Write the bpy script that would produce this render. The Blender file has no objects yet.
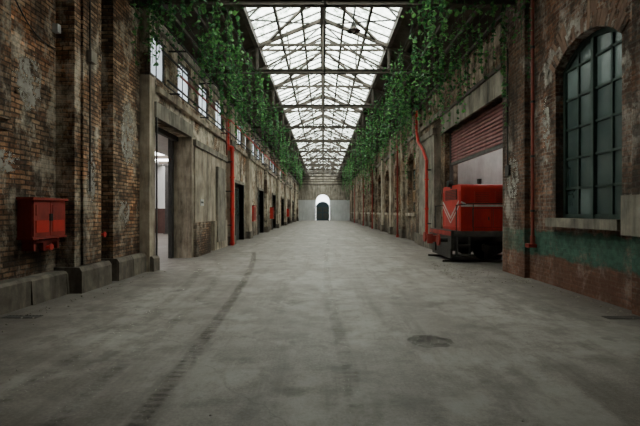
import bpy, math, random
from mathutils import Vector
random.seed(7)
R=random.random
def U(a,b): return a+(b-a)*random.random()

# ---------------------------------------------------------------- materials
def new_mat(name):
    m=bpy.data.materials.new(name); m.use_nodes=True
    nt=m.node_tree; b=nt.nodes['Principled BSDF']
    return m,nt,b
def N(nt,t,**kw):
    n=nt.nodes.new(t)
    for k,v in kw.items(): setattr(n,k,v)
    return n
def noise(nt,vec,scale,detail=6,rough=.6):
    n=N(nt,'ShaderNodeTexNoise'); n.inputs['Scale'].default_value=scale
    n.inputs['Detail'].default_value=detail; n.inputs['Roughness'].default_value=rough
    nt.links.new(vec,n.inputs['Vector']); return n.outputs['Fac']
def ramp(nt,fac,a,b,va=0.,vb=1.):
    n=N(nt,'ShaderNodeMapRange'); n.clamp=True
    n.inputs['From Min'].default_value=a; n.inputs['From Max'].default_value=b
    n.inputs['To Min'].default_value=va; n.inputs['To Max'].default_value=vb
    nt.links.new(fac,n.inputs['Value']); return n.outputs['Result']
def mix(nt,fac,a,b,mode='MIX'):
    n=N(nt,'ShaderNodeMix',data_type='RGBA',blend_type=mode)
    for s,v in ((n.inputs[0],fac),(n.inputs[6],a),(n.inputs[7],b)):
        if hasattr(v,'is_output'): nt.links.new(v,s)
        elif isinstance(v,(tuple,list)): s.default_value=(*v[:3],1)
        else: s.default_value=v
    return n.outputs[2]
def math_(nt,op,a,b=None):
    n=N(nt,'ShaderNodeMath',operation=op)
    for s,v in ((n.inputs[0],a),(n.inputs[1],b)):
        if v is None: continue
        if hasattr(v,'is_output'): nt.links.new(v,s)
        else: s.default_value=v
    return n.outputs[0]
def mapped(nt,vec,sc,loc=(0,0,0)):
    n=N(nt,'ShaderNodeMapping'); n.inputs['Scale'].default_value=sc; n.inputs['Location'].default_value=loc
    nt.links.new(vec,n.inputs['Vector']); return n.outputs[0]
def bump(nt,b,h,strength=.5,dist=.02):
    n=N(nt,'ShaderNodeBump'); n.inputs['Strength'].default_value=strength
    n.inputs['Distance'].default_value=dist
    nt.links.new(h,n.inputs['Height']); nt.links.new(n.outputs[0],b.inputs['Normal'])

def brick_mat(name,c1,c2,mortar,plaster=(.4,.36,.3),pl=(.6,.75),soot=.6,band=None,low=None,bw=.25,rh=.082,wash=(.52,.66,.6),warm=(1.3,.94,.72)):
    m,nt,b=new_mat(name)
    uv=N(nt,'ShaderNodeTexCoord').outputs['UV']
    pos=N(nt,'ShaderNodeNewGeometry').outputs['Position']
    nz=N(nt,'ShaderNodeTexNoise'); nz.inputs['Scale'].default_value=3.5; nz.inputs['Detail'].default_value=4; nt.links.new(pos,nz.inputs['Vector'])
    vm=N(nt,'ShaderNodeVectorMath',operation='MULTIPLY_ADD'); vm.inputs[1].default_value=(.05,.045,0)
    nt.links.new(nz.outputs['Color'],vm.inputs[0]); nt.links.new(uv,vm.inputs[2])
    br=N(nt,'ShaderNodeTexBrick'); nt.links.new(vm.outputs[0],br.inputs['Vector'])
    br.inputs['Scale'].default_value=1; br.inputs['Brick Width'].default_value=bw
    br.inputs['Row Height'].default_value=rh; br.inputs['Mortar Size'].default_value=.0135
    br.inputs['Mortar Smooth'].default_value=.3; br.inputs['Bias'].default_value=-.1
    br.inputs['Color1'].default_value=(*c1,1); br.inputs['Color2'].default_value=(*c2,1)
    br.inputs['Mortar'].default_value=(*mortar,1)
    col=br.outputs['Color']
    n_f=noise(nt,pos,14,4); col=mix(nt,1.,col,mix(nt,ramp(nt,n_f,.3,.7),(.5,.45,.42),(1.45,1.4,1.35)),'MULTIPLY')
    n_r=noise(nt,pos,1.3,6); col=mix(nt,ramp(nt,n_r,.48,.66),col,mix(nt,1.,col,warm,'MULTIPLY'))
    lg=noise(nt,mapped(nt,pos,(1,1,1),(13,2,7)),.5,6,.6)
    col=mix(nt,ramp(nt,lg,.45,.6,0,soot*.65),col,(.035,.028,.022))
    n_w=noise(nt,mapped(nt,pos,(1,1,.6),(5,3,9)),1.6,10,.78); wm=ramp(nt,n_w,wash[0],wash[1],0,wash[2])
    col=mix(nt,wm,col,tuple(min(1,v*1.15) for v in plaster))
    n_p=noise(nt,pos,.8,12,.68); pm=ramp(nt,n_p,pl[0],pl[1])
    plc=mix(nt,ramp(nt,noise(nt,pos,5,7),.3,.7),tuple(v*.55 for v in plaster),tuple(min(1,v*1.3) for v in plaster))
    col=mix(nt,pm,col,plc)
    st=noise(nt,mapped(nt,pos,(1.6,1.6,.28)),1.2,8,.65)
    col=mix(nt,ramp(nt,st,.46,.66,0,soot),col,(.024,.019,.015))
    sm=noise(nt,mapped(nt,pos,(1,1,1),(3,8,1)),3.2,8,.7)
    col=mix(nt,ramp(nt,sm,.50,.61,0,soot*.85),col,(.032,.026,.02))
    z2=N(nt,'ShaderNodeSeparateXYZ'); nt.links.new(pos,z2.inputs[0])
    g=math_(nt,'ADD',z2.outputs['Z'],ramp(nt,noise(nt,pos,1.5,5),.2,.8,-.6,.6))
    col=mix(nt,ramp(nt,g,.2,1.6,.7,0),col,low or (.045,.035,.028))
    if band:
        z=z2
        zz=math_(nt,'ADD',z.outputs['Z'],ramp(nt,noise(nt,pos,3,6),.2,.8,-.1,.1))
        k=math_(nt,'MULTIPLY',ramp(nt,zz,band[0],band[0]+.06),ramp(nt,zz,band[1]-.05,band[1]+.0,1,0))
        k=math_(nt,'MULTIPLY',k,ramp(nt,noise(nt,pos,2.6,9,.7),.36,.46,.35,.9))
        yk=ramp(nt,z.outputs['Y'],9.6,11,1,.3); k=math_(nt,'MULTIPLY',k,yk)
        col=mix(nt,k,col,mix(nt,ramp(nt,noise(nt,pos,9,6),.3,.7),tuple(v*.6 for v in band[2]),tuple(v*1.3 for v in band[2])))
    nt.links.new(col,b.inputs['Base Color']); b.inputs['Roughness'].default_value=.85
    b.inputs['Specular IOR Level'].default_value=.2
    h=math_(nt,'SUBTRACT',math_(nt,'MULTIPLY',n_f,.6),math_(nt,'MULTIPLY',br.outputs['Fac'],math_(nt,'SUBTRACT',1.,pm)))
    bump(nt,b,h,.9,.025)
    return m

def rough_mat(name,ca,cb,scale=2,rough=.8,dirt=.4,streak=True,bs=.4,metal=0.,dirtc=(.02,.017,.014)):
    m,nt,b=new_mat(name)
    pos=N(nt,'ShaderNodeNewGeometry').outputs['Position']
    n=noise(nt,pos,scale,8,.65)
    col=mix(nt,ramp(nt,n,.3,.7),ca,cb)
    if dirt:
        s=noise(nt,mapped(nt,pos,(2,2,.35 if streak else 2)),1.7,8,.68)
        col=mix(nt,ramp(nt,s,.42,.72,0,dirt),col,dirtc)
    nt.links.new(col,b.inputs['Base Color']); b.inputs['Roughness'].default_value=rough
    b.inputs['Metallic'].default_value=metal; b.inputs['Specular IOR Level'].default_value=.35
    bump(nt,b,noise(nt,pos,scale*6,5),bs,.01)
    return m

M_BRL=brick_mat('brick_left',(.19,.105,.062),(.66,.44,.28),(.10,.08,.06),(.60,.52,.41),(.61,.65),.78,wash=(.50,.59,.68))  # warm light on the near-left brick is put into these raised colours
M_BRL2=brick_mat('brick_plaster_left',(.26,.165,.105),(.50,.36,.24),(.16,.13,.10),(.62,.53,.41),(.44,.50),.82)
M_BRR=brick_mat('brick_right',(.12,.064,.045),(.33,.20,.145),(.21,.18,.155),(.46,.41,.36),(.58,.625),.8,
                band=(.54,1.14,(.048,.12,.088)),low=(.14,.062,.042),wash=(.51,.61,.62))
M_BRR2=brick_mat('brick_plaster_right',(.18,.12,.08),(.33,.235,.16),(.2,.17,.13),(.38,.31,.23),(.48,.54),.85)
M_VOUS=rough_mat('arch_brick',(.18,.10,.07),(.32,.20,.14),5,.85,.75)
M_PLAST=rough_mat('plaster_stone',(.24,.185,.135),(.60,.51,.395),1.8,.85,.88)
M_CONC=rough_mat('old_concrete',(.15,.13,.105),(.38,.335,.27),1.8,.85,.88)
M_STONE=rough_mat('plinth_stone',(.085,.07,.055),(.24,.20,.16),2.5,.85,.85)
M_WHITE=rough_mat('white_wall',(.60,.60,.59),(.74,.74,.73),1.2,.8,.2)
M_FARW=rough_mat('far_wall_paint',(.40,.41,.41),(.52,.53,.53),.8,.8,.2)
M_GREYW=rough_mat('grey_wall',(.36,.35,.33),(.48,.47,.45),1.2,.8,.3)
M_WAIN=rough_mat('dark_wainscot',(.06,.028,.024),(.10,.05,.042),1.5,.7,.3)
M_ROOF=rough_mat('roof_boards',(.055,.046,.037),(.11,.092,.075),2,.85,.5,False)
M_STEEL=rough_mat('truss_steel',(.05,.042,.035),(.12,.095,.075),5,.65,.3,False)
M_DARK=rough_mat('dark_iron',(.02,.02,.02),(.05,.045,.04),6,.55,.2,False)
M_LIRON=rough_mat('dusty_iron',(.04,.037,.035),(.115,.105,.095),4,.6,.35,False)
M_GREENF=rough_mat('green_frame_paint',(.015,.035,.028),(.04,.065,.052),5,.6,.5,True)
M_RED=rough_mat('red_paint',(.46,.022,.016),(.62,.035,.025),3,.45,.3,False,.1,dirtc=(.08,.015,.01))
M_REDD=rough_mat('faded_red_paint',(.22,.022,.017),(.33,.036,.027),4,.6,.55,True,.15,dirtc=(.045,.014,.01))
M_SHUT=rough_mat('shutter_red',(.24,.095,.095),(.33,.14,.14),2,.7,.5,True,.1,dirtc=(.06,.03,.03))
M_LOCR=rough_mat('loco_red',(.40,.02,.015),(.56,.032,.024),2,.4,.5,True,.05,dirtc=(.12,.012,.01))
M_WPAINT=rough_mat('white_paint',(.5,.47,.44),(.64,.6,.57),4,.5,.35,False,.05)
M_WOOD=rough_mat('brown_shutters',(.15,.09,.05),(.28,.18,.105),3,.6,.5)
M_DOOR=rough_mat('dark_door',(.025,.03,.028),(.05,.055,.05),3,.6,.3)
M_TEAL=rough_mat('teal_door',(.012,.03,.042),(.02,.045,.06),3,.5,.2)
M_RUBBLE=rough_mat('rubble',(.20,.18,.15),(.34,.31,.28),9,.9,.2,False)
M_PIPE=rough_mat('rusty_pipe',(.18,.035,.025),(.28,.055,.04),5,.6,.4,False)
def patch_mat():
    m,nt,b=new_mat('flaking_whitewash')
    pos=N(nt,'ShaderNodeNewGeometry').outputs['Position']
    n=noise(nt,pos,7,10,.75)
    col=mix(nt,ramp(nt,noise(nt,pos,4,6),.3,.7),(.25,.22,.19),(.56,.52,.46))
    nt.links.new(col,b.inputs['Base Color']); b.inputs['Roughness'].default_value=.9
    at=N(nt,'ShaderNodeAttribute',attribute_name='across')
    nt.links.new(ramp(nt,math_(nt,'ADD',n,ramp(nt,at.outputs['Fac'],0,1,-.32,.04)),.46,.56,0,.7),b.inputs['Alpha'])
    return m
M_PATCH=patch_mat()

def glass_mat(name,ca,cb,transl,rough=.25):
    m,nt,b=new_mat(name)
    pos=N(nt,'ShaderNodeNewGeometry').outputs['Position']
    col=mix(nt,ramp(nt,noise(nt,pos,.8,6),.35,.65),ca,cb)
    nt.links.new(col,b.inputs['Base Color']); b.inputs['Roughness'].default_value=rough
    t=N(nt,'ShaderNodeBsdfTranslucent'); nt.links.new(col,t.inputs['Color'])
    mx=N(nt,'ShaderNodeMixShader'); mx.inputs[0].default_value=transl
    nt.links.new(b.outputs[0],mx.inputs[1]); nt.links.new(t.outputs[0],mx.inputs[2])
    nt.links.new(mx.outputs[0],nt.nodes['Material Output'].inputs['Surface'])
    return m
M_GL=glass_mat('dirty_glass',(.022,.038,.034),(.058,.08,.073),.05)
M_GLP=glass_mat('pale_glass',(.05,.072,.066),(.10,.135,.125),.07)
M_GLB=glass_mat('bright_glass',(.75,.82,.88),(.85,.9,.95),.6)
M_GLT=glass_mat('tan_glass',(.16,.11,.06),(.30,.205,.12),.05)

def skylight_mat():
    m=bpy.data.materials.new('skylight_glass'); m.use_nodes=True; nt=m.node_tree; nt.nodes.clear()
    out=N(nt,'ShaderNodeOutputMaterial')
    pos=N(nt,'ShaderNodeNewGeometry').outputs['Position']
    tr=N(nt,'ShaderNodeBsdfTransparent'); tr.inputs[0].default_value=(.88,.96,.92,1)
    tl=N(nt,'ShaderNodeBsdfTranslucent'); tl.inputs[0].default_value=(.13,.19,.13,1)
    a=ramp(nt,noise(nt,pos,4.0,9,.8),.48,.53,0,.92)
    c=ramp(nt,noise(nt,pos,.7,4),.35,.6,.4,1)
    mx=N(nt,'ShaderNodeMixShader'); nt.links.new(math_(nt,'MULTIPLY',a,c),mx.inputs[0])
    nt.links.new(tr.outputs[0],mx.inputs[1]); nt.links.new(tl.outputs[0],mx.inputs[2])
    nt.links.new(mx.outputs[0],out.inputs[0]); return m
M_SKY=skylight_mat()

def leaf_mat(name,c,c2):
    m,nt,b=new_mat(name)
    pos=N(nt,'ShaderNodeNewGeometry').outputs['Position']
    col=mix(nt,ramp(nt,noise(nt,pos,7,3),.35,.65),c,c2)
    nt.links.new(col,b.inputs['Base Color']); b.inputs['Roughness'].default_value=.5
    t=N(nt,'ShaderNodeBsdfTranslucent'); nt.links.new(col,t.inputs['Color'])
    mx=N(nt,'ShaderNodeMixShader'); mx.inputs[0].default_value=.45
    nt.links.new(b.outputs[0],mx.inputs[1]); nt.links.new(t.outputs[0],mx.inputs[2])
    nt.links.new(mx.outputs[0],nt.nodes['Material Output'].inputs['Surface'])
    return m
M_LEAF=leaf_mat('vine_leaf',(.06,.19,.055),(.16,.40,.11))
M_LEAF2=leaf_mat('vine_leaf_dark',(.03,.105,.042),(.065,.20,.07))

def floor_mat():
    m,nt,b=new_mat('concrete_floor')
    pos=N(nt,'ShaderNodeNewGeometry').outputs['Position']
    n1=noise(nt,pos,.5,9,.62); n2=noise(nt,pos,2.6,10,.78); n3=noise(nt,pos,38,5,.8)
    col=mix(nt,ramp(nt,n1,.38,.62),(.165,.141,.124),(.29,.262,.238))
    col=mix(nt,ramp(nt,n2,.45,.61,0,.72),col,(.112,.091,.077))
    col=mix(nt,ramp(nt,n3,.45,.75,0,.5),col,(.37,.34,.31))
    col=mix(nt,ramp(nt,n3,.45,.25,0,.4),col,(.08,.066,.056))
    s=noise(nt,mapped(nt,pos,(2.2,.16,1)),1.3,9,.7)
    col=mix(nt,ramp(nt,s,.5,.64,0,.5),col,(.10,.082,.069))
    s3=noise(nt,mapped(nt,pos,(1,.6,1),(7,1,0)),.8,10,.72)
    col=mix(nt,ramp(nt,s3,.52,.60,0,.45),col,(.35,.325,.295))
    s2=noise(nt,mapped(nt,pos,(.7,1.,1),(2,9,0)),.7,8,.7)
    col=mix(nt,ramp(nt,s2,.53,.64,0,.5),col,(.095,.078,.066))
    sp=noise(nt,pos,1.9,5,.55); col=mix(nt,ramp(nt,sp,.61,.67,0,.45),col,(.07,.058,.048))
    v=N(nt,'ShaderNodeTexVoronoi',feature='DISTANCE_TO_EDGE'); v.inputs['Scale'].default_value=.25
    nzz=N(nt,'ShaderNodeTexNoise'); nzz.inputs['Scale'].default_value=1.5; nzz.inputs['Detail'].default_value=6
    nt.links.new(pos,nzz.inputs['Vector'])
    vm=N(nt,'ShaderNodeVectorMath',operation='MULTIPLY_ADD'); vm.inputs[1].default_value=(.9,.9,0)
    nt.links.new(nzz.outputs['Color'],vm.inputs[0]); nt.links.new(pos,vm.inputs[2])
    nt.links.new(vm.outputs[0],v.inputs['Vector'])
    crack=ramp(nt,v.outputs['Distance'],.0,.004,.3,0)
    col=mix(nt,crack,col,(.06,.05,.042))
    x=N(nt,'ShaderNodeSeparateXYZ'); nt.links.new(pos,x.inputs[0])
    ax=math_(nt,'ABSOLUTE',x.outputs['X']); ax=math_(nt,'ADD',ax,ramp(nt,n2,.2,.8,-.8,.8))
    col=mix(nt,ramp(nt,ax,2.8,4.8,0,.7),col,(.08,.064,.053))  # edge shade put into the floor colour, darker towards both walls
    nt.links.new(col,b.inputs['Base Color'])
    nt.links.new(ramp(nt,n1,.3,.7,.5,.75),b.inputs['Roughness'])
    b.inputs['Specular IOR Level'].default_value=.3
    bump(nt,b,math_(nt,'ADD',math_(nt,'MULTIPLY',n2,.7),math_(nt,'MULTIPLY',n3,.3)),.6,.018)
    return m
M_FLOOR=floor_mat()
def stain_mat(name,c,lo,hi,sc,tread=False,amax=.7):
    m,nt,b=new_mat(name)
    pos=N(nt,'ShaderNodeNewGeometry').outputs['Position']
    b.inputs['Base Color'].default_value=(*c,1); b.inputs['Roughness'].default_value=.8
    a=ramp(nt,noise(nt,pos,sc,8,.7),lo,hi,0,amax)
    if tread:
        w=N(nt,'ShaderNodeTexWave',bands_direction='Y'); w.inputs['Scale'].default_value=3.2
        w.inputs['Distortion'].default_value=3; w.inputs['Detail'].default_value=3; nt.links.new(pos,w.inputs['Vector'])
        a=math_(nt,'MULTIPLY',a,ramp(nt,w.outputs['Fac'],.25,.65,.5,1))
        at=N(nt,'ShaderNodeAttribute',attribute_name='across')
        a=math_(nt,'MULTIPLY',a,ramp(nt,at.outputs['Fac'],0,1,0,1))
    nt.links.new(a,b.inputs['Alpha']); return m
M_TYRE=stain_mat('tyre_mark',(.07,.05,.036),.34,.60,5,True,.55)
M_TYRE2=stain_mat('faint_tyre_mark',(.06,.047,.038),.42,.66,4,True,.35)
M_STAIN=stain_mat('oil_stain',(.06,.052,.045),.32,.58,4,False,.5)

# ---------------------------------------------------------------- mesh builder
class MB:
    def __init__(s): s.v=[]; s.f=[]; s.m=[]; s.mats=[]; s.sm=[]
    def mi(s,mat):
        if mat not in s.mats: s.mats.append(mat)
        return s.mats.index(mat)
    def add(s,vs,fs,mat,smooth=False):
        o=len(s.v); s.v+= [tuple(v) for v in vs]; k=s.mi(mat)
        for f in fs: s.f.append([o+i for i in f]); s.m.append(k); s.sm.append(smooth)
    def box(s,x0,x1,y0,y1,z0,z1,mat):
        if x0>x1:x0,x1=x1,x0
        if y0>y1:y0,y1=y1,y0
        if z0>z1:z0,z1=z1,z0
        vs=[(x0,y0,z0),(x1,y0,z0),(x1,y1,z0),(x0,y1,z0),(x0,y0,z1),(x1,y0,z1),(x1,y1,z1),(x0,y1,z1)]
        s.add(vs,[(0,3,2,1),(4,5,6,7),(0,1,5,4),(1,2,6,5),(2,3,7,6),(3,0,4,7)],mat)
    def prism(s,poly,axis,a,b,mat):
        def P(p,t):
            if axis=='X': return (t,p[0],p[1])
            if axis=='Y': return (p[0],t,p[1])
            return (p[0],p[1],t)
        n=len(poly); vs=[P(p,a) for p in poly]+[P(p,b) for p in poly]
        fs=[tuple(range(n)),tuple(range(2*n-1,n-1,-1))]+[(i,i+n,(i+1)%n+n,(i+1)%n) for i in range(n)]
        s.add(vs,fs,mat)
    def cyl(s,p0,p1,r,mat,n=12,r1=None,caps=True):
        p0=Vector(p0);p1=Vector(p1);d=(p1-p0).normalized()
        a=d.orthogonal().normalized();b=d.cross(a); r1=r if r1 is None else r1
        vs=[];
        for p,rr in((p0,r),(p1,r1)):
            for i in range(n):
                t=2*math.pi*i/n; vs.append(p+(a*math.cos(t)+b*math.sin(t))*rr)
        fs=[(i,(i+1)%n,(i+1)%n+n,i+n) for i in range(n)]
        s.add(vs,fs,mat,True)
        if caps: s.add(vs,[tuple(range(n-1,-1,-1)),tuple(range(n,2*n))],mat)
    def bar(s,p0,p1,w,h,mat):
        p0=Vector(p0);p1=Vector(p1);d=(p1-p0).normalized()
        up=Vector((0,0,1)) if abs(d.z)<.95 else Vector((0,1,0))
        a=d.cross(up).normalized()*w/2;b=a.cross(d).normalized()*h/2
        vs=[p0-a-b,p0+a-b,p0+a+b,p0-a+b,p1-a-b,p1+a-b,p1+a+b,p1-a+b]
        s.add(vs,[(0,3,2,1),(4,5,6,7),(0,1,5,4),(1,2,6,5),(2,3,7,6),(3,0,4,7)],mat)
    def tube(s,pts,r,mat,n=10):
        for a,b in zip(pts[:-1],pts[1:]): s.cyl(a,b,r,mat,n)
        for p in pts[1:-1]: s.ball(p,r*1.02,mat)
    def ball(s,c,r,mat,n=10,m=6,sz=1):
        vs=[];fs=[]
        for j in range(m+1):
            ph=math.pi*j/m
            for i in range(n):
                t=2*math.pi*i/n
                vs.append((c[0]+r*math.sin(ph)*math.cos(t),c[1]+r*math.sin(ph)*math.sin(t),c[2]+r*sz*math.cos(ph)))
        for j in range(m):
            for i in range(n): fs.append((j*n+i,j*n+(i+1)%n,(j+1)*n+(i+1)%n,(j+1)*n+i))
        s.add(vs,fs,mat,True)
    def finish(s,name,parent=None):
        me=bpy.data.meshes.new(name); me.from_pydata(s.v,[],s.f)
        for m in s.mats: me.materials.append(m)
        me.polygons.foreach_set('material_index',s.m)
        me.polygons.foreach_set('use_smooth',s.sm)
        uvl=me.uv_layers.new(name='UVMap')
        for p in me.polygons:
            n=p.normal; ax,ay,az=abs(n.x),abs(n.y),abs(n.z)
            for li in p.loop_indices:
                c=me.vertices[me.loops[li].vertex_index].co
                if az>=ax and az>=ay: uv=(c.x,c.y)
                elif ax>=ay: uv=(c.y,c.z)
                else: uv=(c.x+.06,c.z)
                uvl.data[li].uv=uv
        me.update()
        o=bpy.data.objects.new(name,me); bpy.context.scene.collection.objects.link(o)
        if parent: o.parent=parent
        return o
def empty(name,loc=(0,0,0)):
    e=bpy.data.objects.new(name,None); bpy.context.scene.collection.objects.link(e); return e

def grid_wall(mb,x0,x1,ya,yb,z0,z1,ops,matf):
    br=sorted(set([ya,yb]+[min(max(v,ya),yb) for o in ops for v in o[:2]]))
    for a,b in zip(br[:-1],br[1:]):
        if b-a<1e-4: continue
        mid=(a+b)/2
        cuts=sorted([(o[2],o[3]) for o in ops if o[0]<mid<o[1]])
        z=z0
        for ca,cb in cuts:
            if ca>z+1e-4: mb.box(x0,x1,a,b,z,ca,matf)
            z=max(z,cb)
        if z<z1-1e-4: mb.box(x0,x1,a,b,z,z1,matf)
def arch_pts(ya,yb,zs,rise,n=14):
    w=(yb-ya)/2; c=(ya+yb)/2
    rr=(w*w+rise*rise)/(2*rise); zc=zs+rise-rr
    out=[]
    for i in range(n+1):
        y=ya+(yb-ya)*i/n
        out.append((y,zc+math.sqrt(max(0,rr*rr-(y-c)**2))))
    return out,rr,zc,c
def spandrel(mb,x0,x1,ya,yb,zs,rise,mat,axis='X',top=None):
    pts,rr,zc,c=arch_pts(ya,yb,zs,rise)
    zt=top or zs+rise
    for (a,za),(b,zb) in zip(pts[:-1],pts[1:]):
        mb.prism([(a,za),(b,zb),(b,zt+.001),(a,zt+.001)],axis,x0,x1,mat)
def voussoirs(mb,xa,xb,ya,yb,zs,rise,depth,mat,mat2,axis='X',n=26):
    pts,rr,zc,c=arch_pts(ya,yb,zs,rise)
    t0=math.atan2(zs-zc,ya-c); t1=math.atan2(zs-zc,yb-c)
    for i in range(n):
        a=t0+(t1-t0)*(i+.06)/n; b=t0+(t1-t0)*(i+.94)/n
        q=[(c+rr*math.cos(a),zc+rr*math.sin(a)),(c+rr*math.cos(b),zc+rr*math.sin(b)),
           (c+(rr+depth)*math.cos(b),zc+(rr+depth)*math.sin(b)),(c+(rr+depth)*math.cos(a),zc+(rr+depth)*math.sin(a))]
        mb.prism(q,axis,xa-U(0,.008),xb,mat if R()<.6 else mat2)

LEN=75.; ZT=6.6; XL=-4.35; XR=4.7; XN=-4.95
# ---------------------------------------------------------------- floor
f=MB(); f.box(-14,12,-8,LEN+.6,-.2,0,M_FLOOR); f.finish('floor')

# ---------------------------------------------------------------- left wall
cl=[(10.78,11.8,5.0,6.1),(12.8,14.0,5.0,6.1),(14.95,16.2,5.0,6.1)]
y=17.3
while y<70: cl.append((y,y+1.2,5.0,6.1)); y+=2.2
ldoors=[(20.7,23.2,0,2.95)]+[(a,a+2.4,0,3.0) for a in (28.5,36.5,44.5,52.5,60.5)]
lwins=[(a,a+1.6,1.4,3.4) for a in (32.7,40.7,48.7,56.7,64.7)]
w=MB()
nw=(4.3,5.93,3.15,5.7)
grid_wall(w,XN-.45,XN,-8,10.7,0,ZT,[nw],M_BRL)
w.box(XN,XN+.35,7.9,8.85,0,ZT,M_BRL)
w.box(XN+.35,XN+.4,8.1,8.65,.5,ZT,M_BRL)
w.box(XN,XN+.12,8.85,9.0,0,ZT,M_BRL)
w.box(XN,XN+.35,9.35,10.7,0,ZT,M_BRL)
w.box(XN,XN+.2,6.0,6.5,2.9,ZT,M_BRL)
w.box(XN,XN+.15,6.0,6.6,2.75,2.9,M_BRL)
w.box(XN,XN+.35,3.2,4.1,0,ZT,M_BRL)
w.box(XN,XN+.3,-3,-2,0,ZT,M_BRL)
w.box(XL-.55,XL,10.7,11.06,0,4.95,M_PLAST)
grid_wall(w,XL-.5,XL,11.06,14,3.95,ZT,cl,M_BRL2)
grid_wall(w,XL-.5,XL,10.7,11.06,4.95,ZT,cl,M_BRL2)
grid_wall(w,XL-.5,XL,14,LEN,0,ZT,cl+ldoors+lwins,M_BRL2)
w.finish('wall_left')
t=MB()
t.box(XL-.1,XL+.06,11.0,14.1,3.95,4.35,M_CONC)
t.box(XL-.53,XL+.05,13.96,14.55,0,3.95,M_PLAST)
t.box(XL,XL+.16,14.15,15.9,0,1.15,M_BRL)
t.box(XL,XL+.10,14.2,18.6,1.15,3.7,M_PLAST)
t.box(XL,XL+.16,14.1,18.7,3.7,3.9,M_CONC)
t.box(XL,XL+.2,16.9,18.2,.3,3.3,M_CONC)
t.box(XL,XL+.14,16.6,18.8,0,1.15,M_PLAST)
t.finish('door_pier_trim')
t=MB()
yy=-6
while yy<7.8:
    d=U(.7,1.1); e=min(yy+d-.015,7.84); h=.42+U(-.03,.05)
    t.prism([(XN,0),(XN+.28+U(-.02,.02),0),(XN+.27,h-.05),(XN+.23,h),(XN,h)],'Y',yy,e,M_STONE); yy+=d
for a,b in((7.84,8.95),(9.28,9.95),(9.97,10.72)):
    t.prism([(XN,0),(XN+.52,0),(XN+.52,.40),(XN+.47,.48),(XN,.48)],'Y',a,b,M_STONE)
t.prism([(XN,0),(XN+.3,0),(XN+.3,.4),(XN,.45)],'Y',8.95,9.28,M_STONE)
t.prism([(XL-.5,0),(XL+.1,0),(XL+.1,.32),(XL+.05,.38),(XL-.5,.38)],'Y',10.72,11.1,M_STONE)
t.finish('baseboard_left')
t=MB()
t.box(XL,XL+.12,11.06,LEN,4.6,4.75,M_PLAST)
t.box(XL,XL+.1,11.06,LEN,6.25,6.45,M_CONC)
for a in (19.2,24.0,31.5,39.5,47.5,55.5,63.5,71.):
    t.box(XL,XL+.22,a,a+.8,0,6.25,M_PLAST if R()<.6 else M_BRL2)
    t.box(XL,XL+.28,a-.05,a+.85,0,.4,M_STONE)
    t.box(XL,XL+.28,a-.05,a+.85,4.5,4.75,M_CONC)
t.finish('trim_1')
def wash_patch(x,y,z,ry,rz):
    n=22; vs=[(x,y,z)]; ac=[1.]
    for q,av in((.55,1.),(1.,0.)):
        for i in range(n):
            t_=2*math.pi*i/n; k_=U(.85,1.1); vs.append((x,y+ry*q*k_*math.cos(t_),z+rz*q*k_*math.sin(t_))); ac.append(av)
    fs=[(0,1+i,1+(i+1)%n) for i in range(n)]+[(1+i,1+n+i,1+n+(i+1)%n,1+(i+1)%n) for i in range(n)]
    me=bpy.data.meshes.new('whitewash_patch'); me.from_pydata(vs,[],fs); me.materials.append(M_PATCH)
    at=me.attributes.new('across','FLOAT','POINT'); at.data.foreach_set('value',ac)
    o=bpy.data.objects.new('whitewash_patch',me); bpy.context.scene.collection.objects.link(o)
for p in ((XN+.003,7.2,3.7,.5,.7),(XN+.003,6.7,2.3,.5,.3),(XN+.404,8.38,2.2,.25,.8),(XN+.353,10.05,3.3,.55,1.2),(XN+.353,9.9,1.5,.45,.45),
          (XR-.123,10.3,2.3,.5,.85),(XR-.003,8.98,3.3,.25,.9)):
    wash_patch(*p)

def flat_window(x,ya,yb,za,zb,ny,nz,gm,fm=M_DARK,side=1,gm2=None,bar=.035,dx=.25):
    m=MB(); xx=x-side*dx
    m.box(xx-.04,xx+.04,ya,ya+.06,za,zb,fm);m.box(xx-.04,xx+.04,yb-.06,yb,za,zb,fm)
    m.box(xx-.04,xx+.04,ya,yb,za,za+.06,fm);m.box(xx-.04,xx+.04,ya,yb,zb-.06,zb,fm)
    for i in range(1,ny):
        c=ya+(yb-ya)*i/ny; m.box(xx-.03,xx+.03,c-bar/2,c+bar/2,za,zb,fm)
    for i in range(1,nz):
        c=za+(zb-za)*i/nz; m.box(xx-.03,xx+.03,ya,yb,c-bar/2,c+bar/2,fm)
    for i in range(ny):
        for j in range(nz):
            a=ya+(yb-ya)*i/ny;b=ya+(yb-ya)*(i+1)/ny;c=za+(zb-za)*j/nz;d=za+(zb-za)*(j+1)/nz
            m.box(xx-.004,xx+.004,a,b,c,d,gm2 if gm2 and R()<.35 else gm)
    return m
k=1
for o in cl:
    if o[0]>45: break
    flat_window(XL,*o,2,1,M_GLB,side=1,dx=.08,bar=.02,fm=M_LIRON).finish('window_%d'%k); k+=1
far=MB()
for o in cl:
    if o[0]>45: far.box(XL-.26,XL-.25,*o,M_GLB)
far.finish('window_%d'%k);k+=1
m=flat_window(XN,*nw,4,6,M_GL,gm2=M_GLP,side=1)
m.box(XN-.3,XN+.16,nw[0]-.1,nw[1]+.2,nw[2]-.32,nw[2],M_PLAST)
m.finish('window_%d'%k);k+=1
for o in lwins:
    m=flat_window(XL,*o,3,4,M_GL,gm2=M_GLP,side=1)
    m.box(XL-.3,XL+.08,o[0]-.1,o[1]+.1,o[2]-.12,o[2],M_PLAST)
    m.box(XL-.3,XL+.05,o[0]-.15,o[1]+.15,o[3],o[3]+.25,M_PLAST)
    m.finish('window_%d'%k);k+=1
dk=1
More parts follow.
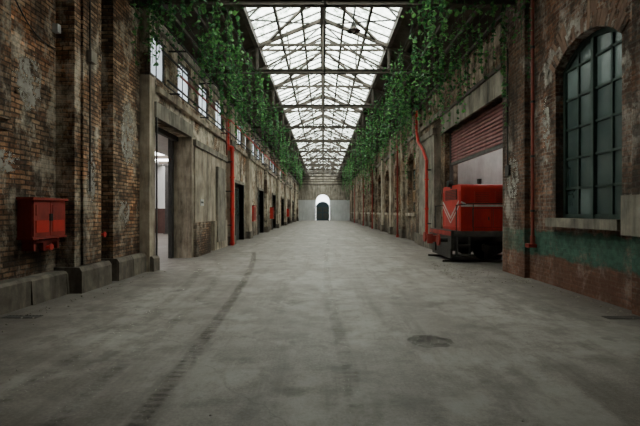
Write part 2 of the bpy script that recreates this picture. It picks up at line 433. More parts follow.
for i,o in enumerate(ldoors):
    m=MB(); x=XL-.2; c=(o[0]+o[1])/2
    for a,b in((o[0],c-.01),(c+.01,o[1])):
        m.box(x-.05,x,a,b,0.02,o[3]-.05,M_DOOR)
        m.box(x,x+.02,a+.12,b-.12,.25,1.1,M_DARK); m.box(x,x+.02,a+.12,b-.12,1.3,o[3]-.25,M_GL)
    m.box(x-.1,XL+.05,o[0]-.12,o[0],0,o[3]+.12,M_DARK);m.box(x-.1,XL+.05,o[1],o[1]+.12,0,o[3]+.12,M_DARK)
    m.box(x-.1,XL+.05,o[0]-.12,o[1]+.12,o[3],o[3]+.15,M_CONC)
    m.cyl((x+.06,c-.08,1.0),(x+.06,c-.08,1.3),.012,M_STEEL)
    m.finish('door_%d'%dk); dk+=1
m=MB()
m.box(XL-.66,XL-.53,13.8,14.0,0,3.95,M_DARK)
m.box(XL-.50,XL-.38,11.06,13.96,3.8,3.95,M_DARK); m.box(XL+.03,XL+.065,11.02,11.06,0,3.95,M_DARK)
m.finish('door_%d'%dk); dk+=1
# ---- side hall seen through the left doorway
m=MB()
m.box(-13.4,XL-.5,30,30.3,0,1.75,M_WAIN); m.box(-13.4,XL-.5,30,30.3,1.75,4.8,M_WHITE)
m.box(-13.7,-13.4,8,30.3,0,1.75,M_WAIN); m.box(-13.7,-13.4,8,30.3,1.75,4.8,M_WHITE)
m.box(-13.4,XN-.45,7.8,8,0,4.8,M_WHITE)
m.finish('wall_side_hall')
m=MB()
m.box(-13.7,-11.2,7.8,30.3,4.8,4.95,M_WHITE); m.box(-9.2,XL-.5,7.8,30.3,4.8,4.95,M_WHITE)  # open strip added in the unseen roof to light the side hall
for a in range(8,31,3): m.box(-11.2,-9.2,a,a+.15,4.75,4.95,M_STEEL)
m.finish('ceiling_side_hall')
for cx,cy in ((-7.6,22.6),(-10.6,29.)):
    m=MB()
    m.box(cx-.1,cx+.1,cy-.12,cy-.09,0,4.8,M_DARK); m.box(cx-.1,cx+.1,cy+.09,cy+.12,0,4.8,M_DARK); m.box(cx-.02,cx+.02,cy-.1,cy+.1,0,4.8,M_DARK)
    m.box(cx-.18,cx+.18,cy-.2,cy+.2,0,.06,M_LIRON); m.box(cx-.2,cx+.2,cy-.2,cy+.2,4.6,4.75,M_DARK)
    m.finish('steel_column')

# ---------------------------------------------------------------- right wall
BW=(6.71,8.62,1.38,4.3,.42)
OA=10.88
rw=[(a,a+2.2) for a in (21.5,25.7,29.9,34.1,38.3,42.5,46.7,50.9,55.1,59.3,63.5,67.7)]
ops=[(BW[0],BW[1],BW[2],BW[3]+BW[4])]
w=MB()
grid_wall(w,XR,XR+.5,-8,OA,0,ZT,ops,M_BRR)
spandrel(w,XR,XR+.5,BW[0],BW[1],BW[3],BW[4],M_BRR)
ops2=[(OA,16.45,0,4.55)]+[(a,b,1.45,4.6) for a,b in rw]
grid_wall(w,XR,XR+.5,OA,LEN,0,ZT,ops2,M_BRR2)
for a,b in rw: spandrel(w,XR,XR+.5,a,b,3.85,.75,M_BRR2)
w.box(XR-.14,XR,4.9,6.3,1.75,ZT,M_BRR)
w.box(XR-.14,XR,4.9,6.3,0,1.15,M_BRR)
w.box(XR-.12,XR,9.7,OA,0,ZT,M_BRR)
w.box(XR-.12,XR,-2,-1,0,ZT,M_BRR)
w.finish('wall_right')
t=MB()
voussoirs(t,XR-.02,XR+.1,BW[0]-.02,BW[1]+.02,BW[3],BW[4]+.01,.27,M_VOUS,M_BRR)
voussoirs(t,XR-.015,XR+.1,BW[0]-.32,BW[1]+.32,BW[3]-.02,BW[4]+.3,.27,M_BRR,M_VOUS,n=34)
t.box(XR-.2,XR+.1,4.85,6.45,1.15,1.75,M_CONC)
t.finish('trim_2')
t=MB()
t.box(XR-.28,XR,17.0,19.6,0,4.6,M_CONC); t.box(XR-.34,XR,16.95,19.65,4.6,4.85,M_CONC)
t.box(XR-.36,XR,16.95,19.65,0,.5,M_STONE)
t.box(XR-.1,XR+.2,OA,16.6,4.55,5.2,M_CONC)
t.box(XR-.16,XR,OA,16.6,5.2,5.3,M_STEEL)
for a,b in rw:
    t.box(XR-.16,XR,a-1.35,a-.65,0,ZT-.2,M_BRR2 if R()<.5 else M_PLAST)
    t.box(XR-.22,XR,a-1.4,a-.6,0,.5,M_STONE)
    t.box(XR-.12,XR+.2,a-.1,b+.1,1.3,1.45,M_PLAST)
    voussoirs(t,XR-.05,XR+.05,a-.01,b+.01,3.85,.75,.28,M_VOUS,M_PLAST,n=16)
t.box(XR-.1,XR,16.6,LEN,5.3,5.5,M_CONC)
t.finish('trim_3')

def arched_window(x,ya,yb,za,zs,rise,ny,nz,gm,gm2,fm,dx=.2,p=.35,bar=.045):
    m=MB(); xx=x+dx
    pts,rr,zc,c=arch_pts(ya,yb,zs,rise,16)
    def top(y): return zc+math.sqrt(max(0,rr*rr-(y-c)**2))
    m.box(xx-.05,xx+.05,ya,ya+.08,za,zs,fm);m.box(xx-.05,xx+.05,yb-.08,yb,za,zs,fm);m.box(xx-.05,xx+.05,ya,yb,za,za+.08,fm)
    for (a,z0),(b,z1) in zip(pts[:-1],pts[1:]): m.prism([(a,z0-.09),(b,z1-.09),(b,z1+.02),(a,z0+.02)],'X',xx-.05,xx+.05,fm)
    for i in range(1,ny):
        y=ya+(yb-ya)*i/ny; m.box(xx-.035,xx+.035,y-bar/2,y+bar/2,za,top(y)-.03,fm)
    H=(zs-za)/nz
    for j in range(1,nz+1): m.box(xx-.035,xx+.035,ya,yb,za+H*j-bar/2,za+H*j+bar/2,fm)
    for i in range(ny):
        a=ya+(yb-ya)*i/ny;b=ya+(yb-ya)*(i+1)/ny
        for j in range(nz):
            tx=U(-.006,.006)
            m.add([(xx+tx,a,za+H*j),(xx-tx,b,za+H*j),(xx-tx,b,za+H*(j+1)),(xx+tx,a,za+H*(j+1))],[(0,3,2,1)],gm2 if R()<p else gm)
    for (a,z0),(b,z1) in zip(pts[:-1],pts[1:]):
        m.add([(xx,a,zs),(xx,b,zs),(xx,b,z1),(xx,a,z0)],[(0,3,2,1)],gm)
    return m
m=arched_window(XR,BW[0],BW[1],BW[2],BW[3],BW[4],4,5,M_GL,M_GLP,M_GREENF,p=.4)
m.box(XR+.13,XR+.28,(BW[0]+BW[1])/2-.04,(BW[0]+BW[1])/2+.04,BW[2],BW[3]+.33,M_GREENF)
m.box(XR-.16,XR+.3,BW[0]-.12,BW[1]+.1,BW[2]-.17,BW[2],M_CONC)
m.finish('window_%d'%k);k+=1
for i,(a,b) in enumerate(rw):
    m=arched_window(XR,a,b,1.45,3.85,.75,3,4,M_GLT,M_GL,M_WOOD,p=.25,dx=.3)
    m.finish('window_%d'%k);k+=1
m=MB()
m.box(XR+.20,XR+.30,OA,16.45,3.28,3.38,M_LIRON)
z=3.38
while z<4.48:
    m.prism([(XR+.27,z),(XR+.215,z+.02),(XR+.215,z+.085),(XR+.26,z+.105),(XR+.27,z+.105)],'Y',OA,16.45,M_SHUT); z+=.116
for yb in (OA,16.35): m.box(XR+.18,XR+.3,yb,yb+.1,0.0,4.55,M_LIRON)
m.finish('roller_shutter')
m=MB()
m.box(XR+.5,11.5,16.9,17.1,0,5,M_GREYW); m.box(11.5,11.7,9.5,17.1,0,5,M_GREYW)
m.box(XR+.5,11.5,9.5,9.7,0,5,M_GREYW)
m.finish('wall_shed')
m=MB(); m.box(XR+.5,11.7,9.5,15.2,5,5.15,M_GREYW); m.box(XR+.5,11.7,16.0,17.1,5,5.15,M_GREYW)
for a in range(5,12,2): m.box(a+.5,a+.6,15.2,16.0,5,5.15,M_STEEL)
m.finish('ceiling_shed')

# ---------------------------------------------------------------- far & back wall
m=MB()
ax=(-1.25,1.15)
for x0,x1 in((XL-.5,ax[0]),(ax[1],XR+.5)): m.box(x0,x1,LEN,LEN+.4,0,3.6,M_FARW)
m.box(XL-.5,-1.25,LEN,LEN+.4,3.6,9,M_CONC);m.box(1.15,XR+.5,LEN,LEN+.4,3.6,9,M_CONC);m.box(-1.25,1.15,LEN,LEN+.4,4.61,9,M_CONC)
spandrel(m,LEN,LEN+.4,ax[0],ax[1],3.6,1.0,M_CONC,'Y',top=4.61)
m.box(XL,XR,LEN-.1,LEN,6.3,6.5,M_STEEL)
m.finish('wall_far')
m=MB()
dp,_,_,_=arch_pts(ax[0]+.02,ax[1]-.02,2.5,.85,12)
for (a,z0),(b,z1) in zip(dp[:-1],dp[1:]): m.prism([(a,0),(b,0),(b,z1),(a,z0)],'Y',LEN+.08,LEN+.14,M_TEAL)
m.box(-.07,-.03,LEN+.06,LEN+.08,0,3.3,M_DARK)
for a in(-1.1,.08):
    m.box(a,a+.9,LEN+.06,LEN+.08,.3,1.3,M_DOOR); m.box(a,a+.9,LEN+.06,LEN+.08,1.5,2.4,M_DOOR)
fp,_,_,_=arch_pts(ax[0],ax[1],3.6,1.0,12)
for (a,z0),(b,z1),(c_,w0),(d_,w1) in zip(dp[:-1],dp[1:],fp[:-1],fp[1:]): m.add([(c_,LEN+.2,z0-.1),(d_,LEN+.2,z1-.1),(d_,LEN+.2,w1),(c_,LEN+.2,w0)],[(0,1,2,3)],M_GLB)
m.finish('door_%d'%dk);dk+=1
m=MB(); m.box(XN-.45,XR+.5,-8.4,-8,0,9,M_BRR); m.finish('wall_back')

# ---------------------------------------------------------------- roof
SX=2.35; SZ=7.5; RZ=8.45; Y0=5.5
m=MB()
def slab(x0,z0,x1,z1,ya,yb,mat,th=.12):
    m.prism([(x0,z0),(x1,z1),(x1,z1+th),(x0,z0+th)],'Y',ya,yb,mat)
for s in(-1,1):
    slab(s*5.5,6.22+.0,s*SX,SZ,-8,LEN,M_ROOF)
    slab(s*SX,SZ,0,RZ,-8,Y0,M_ROOF)  # unseen closed roof stretch, added to dim the floor near the camera
m.box(XN-.5,XN,-8,LEN,6.5,6.62,M_ROOF)
for s in(-1,1):
    for i in range(5):
        q=i/4; m.box(s*(4.6-2.2*q)-.04,s*(4.6-2.2*q)+.04,-8,LEN,6.52+.92*q-.02,6.62+.92*q-.02,M_STEEL)
m.finish('ceiling')
m=MB()
for s in(-1,1):
    m.add([(s*SX,Y0,SZ+.06),(s*SX,LEN,SZ+.06),(0,LEN,RZ+.06),(0,Y0,RZ+.06)],[(0,1,2,3)],M_SKY)
    m.box(s*SX-.07,s*SX+.07,Y0,LEN-.1,SZ-.16,SZ+.08,M_STEEL)
    for q in(.36,.7): m.box(s*SX*(1-q)-.04,s*SX*(1-q)+.04,Y0,LEN-.1,SZ+(RZ-SZ)*q-.10,SZ+(RZ-SZ)*q+.03,M_STEEL)
    yy=Y0; i=0
    while yy<LEN-.2:
        m.bar((s*SX,yy,SZ+.03),(0,yy,RZ+.03),.03,.05,M_LIRON); yy+=.62
    yy=5.7
    while yy<LEN-5:
        m.bar((s*SX,yy,SZ-.05),(0,yy+2.5,RZ-.05),.075,.075,M_STEEL)
        m.bar((s*SX,yy+5,SZ-.05),(0,yy+2.5,RZ-.05),.075,.075,M_STEEL)
        m.bar((s*SX,yy+2.5,SZ-.05),(0,yy+5,RZ-.05),.04,.04,M_DARK)
        m.bar((s*SX,yy+2.5,SZ-.05),(0,yy,RZ-.05),.04,.04,M_DARK)
        yy+=5
m.box(-.10,.10,Y0,LEN-.1,RZ-.24,RZ+.06,M_STEEL)
m.finish('skylight')
ty=[5.2+5*i for i in range(14)]
for y in ty:
    m=MB()
    zc=6.5; X2=4.68
    m.box(-X2,X2,y-.08,y+.08,zc-.075,zc-.055,M_STEEL);m.box(-X2,X2,y-.08,y+.08,zc+.055,zc+.075,M_STEEL);m.box(-X2,X2,y-.012,y+.012,zc-.055,zc+.055,M_STEEL)
    for s in(-1,1):
        m.bar((s*4.6,y,6.5),(s*SX,y,SZ-.14),.09,.10,M_STEEL); m.bar((s*SX,y,SZ-.1),(0,y,RZ-.1),.11,.12,M_STEEL)
        m.bar((s*SX,y,6.5),(s*SX,y,SZ-.1),.08,.08,M_STEEL)
        m.bar((s*SX,y,6.5),(0,y,7.75),.06,.06,M_STEEL)
        m.bar((s*SX*.5,y,7.1),(s*SX*.55,y,RZ-.5),.05,.05,M_STEEL)
        m.bar((s*SX*.5,y,6.5),(s*SX*.5,y,7.15),.05,.05,M_STEEL)
        m.bar((s*SX*.5,y,6.5),(0,y,7.2),.05,.05,M_STEEL)
        m.bar((s*3.5,y,6.5),(s*SX,y,SZ-.1),.05,.05,M_STEEL)
    m.bar((-SX,y,7.45),(SX,y,7.45),.07,.08,M_STEEL)
    m.bar((0,y,6.5),(0,y,RZ-.1),.08,.08,M_STEEL)
    m.box(-.12,.12,y-.02,y+.02,6.4,6.6,M_STEEL)
    m.finish('roof_truss')
m=MB()
WX=[-4.2,-3.6,-3.0,-2.4,2.4,2.95,3.5,4.1,4.5]
for x in WX:
    for a,b in zip(ty[:-1],ty[1:]):
        mid=(x,(a+b)/2,6.42+U(-.08,.02)); m.cyl((x,a,6.56),mid,.012,M_DARK,5,caps=False); m.cyl(mid,(x,b,6.56),.012,M_DARK,5,caps=False)
m.cyl((0.05,5.2,6.44),(0.05,LEN-.5,6.44),.03,M_STEEL,6)
for s,x0 in ((1,-3.9),(-1,4.1)):
    for yb in (10.2,15.2,20.2,25.2,30.2):
        prev=None
        for i in range(9):
            t_=i/8; p=(x0+s*1.7*t_,yb+5*t_,6.45-.54*math.sin(math.pi*t_))
            if prev: m.cyl(prev,p,.01,M_DARK,5,caps=False)
            prev=p
m.finish('support_wires')

# ---------------------------------------------------------------- hanging vines
m=MB()
leafmats=[M_LEAF,M_LEAF2]
def leaf(c,sz,mat):
    a=U(0,2*math.pi); tilt=U(.1,1.3)
    d=Vector((math.cos(a)*math.cos(tilt),math.sin(a)*math.cos(tilt),-math.sin(tilt)))
    sd=Vector((-math.sin(a),math.cos(a),U(-.3,.3))).normalized()
    c=Vector(c); fold=Vector((0,0,-.15*sz))
    vs=[c,c+d*sz*.35+sd*sz*.5+fold,c+d*sz*.7+sd*sz*.28+fold,c+d*sz,c+d*sz*.7-sd*sz*.28+fold,c+d*sz*.35-sd*sz*.5+fold]
    m.add(vs,[(0,1,2,3),(0,3,4,5)],mat)
def strand(x,y,z,L,dens=14,ls=1.):
    p=Vector((x,y,z)); n=max(2,int(L/.25)); wob=Vector((U(-.012,.012),U(-.012,.012),0))
    prev=p.copy()
    for i in range(n):
        q=p+Vector((wob.x*(i+1)+U(-.01,.01),wob.y*(i+1),-L*(i+1)/n))
        m.cyl(prev,q,.005,M_LEAF2,3,caps=False)
        for j in range(int(dens*L/n)+ (1 if R()<.5 else 0)):
            t=R(); c=prev.lerp(q,t)+Vector((U(-.015,.015),U(-.015,.015),0))
            leaf(c,U(.07,.115)*ls,leafmats[0] if R()<.55 else leafmats[1])
        prev=q
def fld(x,y): return .5+.5*math.sin(x*2.3+y*.9)*math.cos(y*.55-x*1.1)
for side in(-1,1):
    y=9.0
    while y<52:
        for _ in range(3 if y<13 else 2 if y<22 else 1):
            if R()<.10: continue
            if side<0: x=-U(2.15,4.15)
            else: x=U(2.25,4.52)
            if y>20 and R()<.45: x=side*U(2.2,3.0)
            fl=fld(x,y)
            if side<0: L=U(.2,1.1)+1.6*fl*U(.1,1.2)
            else: L=U(.3,1.4)+2.4*fl*U(.1,1.25)
            if R()<.2: L*=.4
            zt=6.5+U(-.1,.12)
            strand(x,y+U(-.1,.1),zt,L,12 if y<22 else 9, 1. if y<22 else 1.15)
        y+=.145
    for ytr in ty[1:7]:
        for i in range(110):
            x=side*U(1.9,4.4); leaf((x,ytr+U(-.12,.12),6.5+U(-.25,.15)),U(.08,.13),random.choice(leafmats))
m.finish('hanging_vines')

# ---------------------------------------------------------------- red cabinet on left wall
e=empty('fire_hose_cabinet')
m=MB()
x0=XN+.005; x1=XN+.26; a,b=6.9,7.78; z0,z1=1.08,1.70
m.box(x0,x1-.02,a,b,z0,z1,M_REDD)
m.box(x0,x1+.03,a-.03,b+.03,z1,z1+.04,M_REDD); m.box(x0,x1+.01,a-.02,b+.02,z0-.03,z0,M_REDD)
m.finish('cabinet_body',e)
m=MB(); c=(a+b)/2
for p,q in((a+.015,c-.008),(c+.008,b-.015)):
    m.box(x1-.02,x1,p,q,z0+.02,z1-.02,M_REDD)
    m.box(x1,x1+.012,p+.05,q-.05,z0+.08,z0+.28,M_RED); m.box(x1,x1+.012,p+.05,q-.05,z0+.36,z1-.08,M_REDD)
m.box(x1,x1+.03,c-.03,c-.015,1.35,1.47,M_DARK); m.box(x1,x1+.03,c+.015,c+.03,1.35,1.47,M_DARK)
m.finish('cabinet_doors',e)
m=MB()
for p in(a+.1,b-.16):
    m.box(x0,x0+.2,p,p+.05,.86,z0-.03,M_REDD); 
m.box(x0,x0+.2,a+.1,b-.1,.98,1.02,M_REDD); m.box(x0+.15,x0+.2,c-.1,c+.12,.84,.98,M_REDD)
m.cyl((x0+.1,c,.86),(x0+.1,c,1.05),.035,M_REDD); m.cyl((x0+.1,c,.9),(x0+.26,c,.9),.03,M_RED); m.cyl((x0+.26,c,.9),(x0+.28,c,.9),.055,M_RED)
m.finish('cabinet_bracket',e)

m=MB(); xp=XN+.14; yp=9.15
m.tube([(xp,yp,.95),(xp,yp,5.9),(xp-.1,yp,6.0)],.022,M_PIPE); m.cyl((xp,yp,.85),(xp,yp,1.2),.045,M_REDD)
m.cyl((xp,yp,1.02),(xp+.12,yp,1.02),.03,M_RED); m.cyl((xp+.12,yp,1.02),(xp+.14,yp,1.02),.06,M_RED)
for z in(2,3,4,5): m.box(XN+.002,xp+.03,yp-.04,yp+.04,z,z+.03,M_DARK)
m.finish('red_riser_pipe')
m=MB(); xp=XL+.32; yp=18.95
m.tube([(xp,yp,.02),(xp,yp,4.35),(xp-.25,yp+.0,4.42)],.085,M_RED)
for z in(.1,1.6,3.0,4.2): m.cyl((xp,yp,z),(xp,yp,z+.06),.11,M_RED)
for z in(.9,2.4,3.7): m.box(XL+.002,xp+.02,yp-.1,yp+.1,z,z+.04,M_DARK)
m.finish('red_drain_pipe')
m=MB(); xp=XL+.2; yp=18.4
m.tube([(xp,yp,3.95),(xp,yp,5.45),(xp,yp-6,5.45)],.035,M_PIPE)
m.tube([(xp,yp+.3,4.2),(xp,yp+.3,5.6),(xp,yp+30,5.6)],.05,M_RED)
m.finish('red_conduit')
for yy_ in (25.2,34.9,51.0):
    m=MB(); X_=XL+.002; m.box(X_,XL+.25,yy_-.0,yy_+.9,.95,1.85,M_RED); m.box(X_,XL+.3,yy_-.03,yy_+.93,1.85,1.9,M_REDD)
    m.box(XL+.25,XL+.265,yy_+.06,yy_+.42,1.02,1.78,M_REDD);m.box(XL+.25,XL+.265,yy_+.48,yy_+.84,1.02,1.78,M_REDD)
    m.box(XL+.265,XL+.28,yy_+.38,yy_+.41,1.35,1.45,M_DARK)
    m.finish('fire_hose_box')
m=MB()
for z,x,r in((5.75,XL+.13,.03),(4.85,XL+.2,.02),(4.95,XL+.28,.03),(5.9,XL+.35,.02),(6.1,XL+.45,.025)):
    m.cyl((x,11.2,z),(x,LEN-1,z),r,M_DARK,6)
for yb in range(12,74,3): m.box(XL+.002,XL+.32,yb,yb+.04,4.80,4.84,M_DARK); m.box(XL+.002,XL+.5,yb,yb+.04,6.0,6.04,M_DARK)
m.finish('wall_conduits')
m=MB(); pts=[]
for i in range(13):
    t_=i/12; pts.append((XN+.03,6.55+1.3*t_,5.2-.7*t_-.25*math.sin(math.pi*t_)))
m.tube(pts,.012,M_DARK,5)
m.tube([(XN+.42,8.3,6.3),(XN+.42,8.3,1.9)],.012,M_DARK,5)
m.box(XN+.402,XN+.5,8.2,8.4,4.4,4.62,M_CONC)
m.finish('electrical_cable')
m=MB(); m.box(XL+.105,XL+.12,14.75,15.15,1.72,1.95,M_WPAINT); m.box(XL+.12,XL+.124,14.80,15.10,1.80,1.87,M_DARK)
m.finish('sign_plate')
m=MB(); xp=XR-.08; yp=9.4
m.tube([(xp,yp,6.3),(xp,yp,.85)],.035,M_PIPE); m.cyl((xp,yp,.76),(xp,yp,.98),.055,M_PIPE)
for z in(1.5,2.7,3.9,5.1): m.cyl((xp,yp,z),(xp,yp,z+.05),.05,M_DARK); 
m.box(xp-.12,xp+.06,yp-.06,yp+.1,.72,.8,M_REDD)
m.finish('downpipe')
m=MB(); xp=XR-.16; yp=10.5
m.tube([(xp,yp,5.5),(xp,yp,2.6)],.02,M_DARK); m.box(xp-.02,XR-.127,yp-.1,yp+.1,2.4,2.65,M_DARK)
m.finish('cable_conduit')
m=MB()
xp=XR-.45
m.tube([(xp,17.5,.52),(xp,17.5,3.6),(xp,18.1,4.1),(xp,19.0,4.6),(xp,19.4,5.2),(xp,19.4,6.1)],.065,M_RED)
for z in(.52,1.6,2.8): m.cyl((xp,17.5,z),(xp,17.5,z+.06),.095,M_RED)
for z in(1.,3.2): m.box(xp,XR-.282,17.42,17.58,z,z+.04,M_DARK)
m.finish('red_standpipe')
for q in (25.,37.8,46.2,59.0):
    m=MB(); m.tube([(XR-.34,q,.1),(XR-.34,q,5.2),(XR-.34,q+.2,5.4)],.05,M_REDD); m.cyl((XR-.34,q,.02),(XR-.34,q,.2),.08,M_REDD); m.finish('red_wall_pipe')

# ---------------------------------------------------------------- locomotive
e=empty('diesel_locomotive')
fx=4.12; ya,yb=12.75,14.65; zb,zt=.93,2.34; bx=10.2; r=.16
m=MB()
prof=[(ya,zb),(yb,zb),(yb,zt-r)]+[(yb-r+r*math.cos(t),zt-r+r*math.sin(t)) for t in [i*math.pi/12 for i in range(1,7)]]+\
     [(ya+r-r*math.sin(t),zt-r+r*math.cos(t)) for t in [i*math.pi/12 for i in range(0,7)]]
m.prism(prof,'X',fx,bx,M_LOCR)
m.finish('hood',e)
m=MB()
m.box(fx-.025,fx,ya+.1,yb-.1,zb+.05,zb+.12,M_LOCR); m.box(fx-.02,fx,ya+.06,ya+.11,zb+.05,zt-.2,M_LOCR); m.box(fx-.02,fx,yb-.11,yb-.06,zb+.05,zt-.2,M_LOCR)
m.box(fx-.02,fx,ya+.35,yb-.35,1.88,2.2,M_DARK)
for i in range(6): m.box(fx-.04,fx-.01,ya+.37,yb-.37,1.9+i*.05,1.92+i*.05,M_REDD)
for i in range(5):
    x=fx+.35+i*.62
    m.box(x-.012,x+.572,ya-.006,ya,zb+.108,1.612,M_DARK)
    m.box(x,x+.56,ya-.014,ya,zb+.12,1.60,M_LOCR)
    m.box(x+.05,x+.51,ya-.02,ya,1.78,2.12,M_LOCR)
    for j in range(6): m.box(x+.08,x+.48,ya-.034,ya-.012,1.80+j*.052,1.82+j*.052,M_REDD)
    m.box(x+.46,x+.49,ya-.04,ya,1.25,1.36,M_DARK)
m.finish('hood_panels',e)
m=MB()
c=(ya+yb)/2
for s in(-1,1): m.bar((fx-.028,c,1.30),(fx-.028,c+s*.84,1.83),.012,.055,M_WPAINT)
for s in(-1,1): m.bar((fx-.028,c,1.15),(fx-.028,c+s*.84,1.68),.012,.03,M_WPAINT)
m.box(fx,bx,ya-.022,ya+.0,1.66,1.72,M_WPAINT)
m.bar((fx+.0,ya-.02,1.80),(fx+.22,ya-.02,1.69),.02,.05,M_WPAINT)
m.finish('stripes',e)
m=MB()
m.box(fx-.28,bx,ya-.28,yb+.28,.82,.92,M_LIRON)
m.box(fx-.30,bx,ya-.30,ya-.26,.78,.94,M_LIRON)
m.box(fx-.38,fx-.26,ya-.3,yb+.3,.42,.95,M_DARK)
m.box(fx-.39,fx-.37,ya-.28,yb+.28,.80,.93,M_REDD)
m.box(fx-.26,bx,ya+.1,yb-.1,.35,.82,M_DARK)
m.box(fx-.2,bx,ya-.12,ya-.05,.62,.82,M_LIRON)
for z in(.22,.5): m.box(fx-.2,fx+.2,ya-.3,ya-.08,z,z+.04,M_LIRON)
m.box(fx-.2,fx-.17,ya-.3,ya-.1,.2,.85,M_LIRON);m.box(fx+.17,fx+.2,ya-.3,ya-.1,.2,.85,M_LIRON)
m.box(fx-.34,fx-.28,ya-.1,yb+.1,.12,.42,M_DARK)
m.finish('underframe',e)
m=MB()
for s in(ya+.1,yb-.1):
    m.cyl((fx-.38,s,.66),(fx-.62,s,.66),.07,M_DARK); m.cyl((fx-.62,s,.66),(fx-.67,s,.66),.17,M_REDD,18)
m.box(fx-.68,fx-.38,c-.09,c+.09,.55,.75,M_REDD); m.cyl((fx-.68,c,.5),(fx-.68,c,.8),.1,M_REDD,14)
m.cyl((fx-.42,c+.3,.6),(fx-.42,c+.3,.25),.03,M_DARK)
m.finish('buffers_and_coupler',e)
m=MB()
for x in(fx+.72,fx+1.75,fx+2.9,fx+4.3):
    for s in(ya+.02,yb-.12):
        m.cyl((x,s,.44),(x,s+.1,.44),.35,M_LIRON,28); m.cyl((x,s-.0,.44),(x,s+.02,.44),.38,M_LIRON,28)
    m.cyl((x,ya+.2,.44),(x,yb-.2,.44),.06,M_DARK)
    m.cyl((x,ya-.06,.44),(x,ya+.03,.44),.12,M_STEEL,16); m.cyl((x,ya-.09,.44),(x,ya-.06,.44),.07,M_LIRON,12)
    m.bar((x-.33,ya-.01,.44),(x+.33,ya-.01,.44),.03,.05,M_DARK); m.bar((x,ya-.01,.12),(x,ya-.01,.76),.05,.03,M_DARK)
m.finish('wheels',e)
m=MB()
for s in(ya-.2,yb+.2):
    m.tube([(fx-.2,s,.92),(fx-.2,s,1.7),(fx+.25,s,1.75),(bx-1,s,1.75)],.016,M_DARK,6)
for i in range(4): m.cyl((fx+.3+i*1.1,ya-.2,.92),(fx+.3+i*1.1,ya-.2,1.75),.013,M_DARK,6)
m.cyl((fx+.02,c,zt+.06),(fx-.12,c,zt+.06),.11,M_DARK,16); m.cyl((fx-.12,c,zt+.06),(fx-.125,c,zt+.06),.09,M_GLP,16)
m.box(fx-.02,fx+.12,c-.06,c+.06,zt-.1,zt,M_DARK)
m.cyl((fx+.9,c,zt-.02),(fx+.9,c,zt+.22),.07,M_DARK)
m.finish('handrails_and_headlamp',e)
m=MB()
for s in(ya+.07,yb-.07):
    m.box(3.6,11.4,s-.05,s+.05,0,.02,M_STEEL);m.box(3.6,11.4,s-.012,s+.012,.02,.05,M_STEEL);m.box(3.6,11.4,s-.03,s+.03,.045,.058,M_STEEL)
for x in range(6): m.box(5.3+x*.9,5.5+x*.9,ya,yb,0.0,.018,M_WOOD)
m.finish('rail_track')

# ---------------------------------------------------------------- lamps, floor bits
for yl in (10.9,30.9,50.9):
    m=MB(); x=.78
    m.cyl((x,yl,6.45),(x,yl,6.3),.02,M_DARK); m.cyl((x,yl,6.32),(x,yl,6.22),.06,M_DARK,14,.08)
    m.cyl((x,yl,6.22),(x,yl,6.12),.08,M_STEEL,20,.18,caps=False); m.ball((x,yl,6.16),.07,M_WPAINT)
    m.bar((x,yl-.75,6.45),(x,yl+.05,6.45),.04,.04,M_DARK)
    m.finish('pendant_lamp')
def track(name,pts,w,mat,z=.004):
    vs=[];fs=[];ac=[]
    for x,y in pts:
        for q,a_ in((-.5,0),(-.25,1),(.25,1),(.5,0)): vs.append((x+w*q,y,z)); ac.append(a_)
    for i in range(len(pts)-1):
        for j in range(3): fs.append((i*4+j,i*4+j+1,i*4+j+5,i*4+j+4))
    me=bpy.data.meshes.new(name); me.from_pydata(vs,[],fs); me.materials.append(mat)
    at=me.attributes.new('across','FLOAT','POINT'); at.data.foreach_set('value',[float(v) for v in ac])
    o=bpy.data.objects.new(name,me); bpy.context.scene.collection.objects.link(o)
track('tyre_mark',[(-1.25,1.5),(-1.32,3.1),(-1.36,4.3),(-1.5,6.5),(-1.68,9),(-1.88,11),(-2.2,13.5),(-2.6,16)],.2,M_TYRE)
track('tyre_mark',[(-2.6,2),(-2.55,4),(-2.55,6.5),(-2.8,9),(-3.2,11),(-3.9,13)],.24,M_TYRE2,.0045)
track('tyre_mark',[(-1.9,2),(-1.95,4),(-2.05,6.5),(-2.3,9),(-2.75,11.5),(-3.5,13.6)],.2,M_TYRE2,.005)
track('tyre_mark',[(.3,1.5),(.25,4),(.1,8),(.1,14),(.3,24)],.2,M_TYRE2)
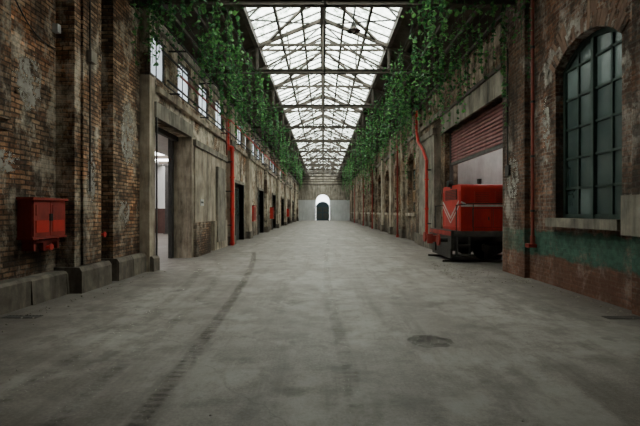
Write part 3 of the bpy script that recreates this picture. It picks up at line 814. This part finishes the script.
m=MB(); m.add([(1.23+.26*math.cos(t)*U(.85,1.1),4.95+.26*math.sin(t)*U(.85,1.1),.004) for t in [i*math.pi/12 for i in range(24)]],[tuple(range(24))],M_STAIN); m.finish('oil_stain')
for x,y in((4.25,6.05),(-4.3,6.1)):
    m=MB(); m.box(x-.25,x+.25,y-.08,y-.07,0,.008,M_LIRON);m.box(x-.25,x+.25,y+.07,y+.08,0,.008,M_LIRON)
    m.box(x-.25,x+.25,y-.07,y+.07,0,.003,M_DARK)
    for i in range(11): m.box(x-.25+i*.048,x-.23+i*.048,y-.07,y+.07,.003,.008,M_LIRON)
    m.finish('floor_drain')
m=MB()
def stone(x,y,s):
    vs=[];n=5
    for z,rr in((0,1),(.5,.9),(.85,.45)):
        for i in range(n): t=2*math.pi*i/n; k_=U(.7,1.1)*rr; vs.append((x+s*k_*math.cos(t),y+s*k_*math.sin(t),s*z*U(.8,1)))
    fs=[(j*n+i,j*n+(i+1)%n,(j+1)*n+(i+1)%n,(j+1)*n+i) for j in range(2) for i in range(n)]+[tuple(range(2*n,3*n))]
    m.add(vs,fs,M_RUBBLE)
for i in range(300):
    t=R(); stone(U(2.9,4.45),9.0+3.4*t,U(.008,.024))
for i in range(110): stone(min(4.5,XR-abs(random.gauss(0,.18))-.15),U(3,10),U(.01,.03))
for i in range(80): stone(XL-.0+abs(random.gauss(0,.2)),U(3,11),U(.01,.025))
for i in range(160): stone(U(-4,4),U(2.5,22),U(.004,.012))
m.finish('rubble')

# ---------------------------------------------------------------- world, camera
w=bpy.data.worlds.new('overcast_sky'); bpy.context.scene.world=w; w.use_nodes=True
bg=w.node_tree.nodes['Background']; bg.inputs[0].default_value=(1,.98,.94,1); bg.inputs[1].default_value=10.4
cam=bpy.data.cameras.new('camera'); co=bpy.data.objects.new('camera',cam); bpy.context.scene.collection.objects.link(co)
co.location=(0,0,1.5); co.rotation_euler=(math.pi/2,0,0); cam.lens=24; cam.sensor_width=36
cam.shift_x=-3/640; cam.shift_y=-1/640
bpy.context.scene.camera=co
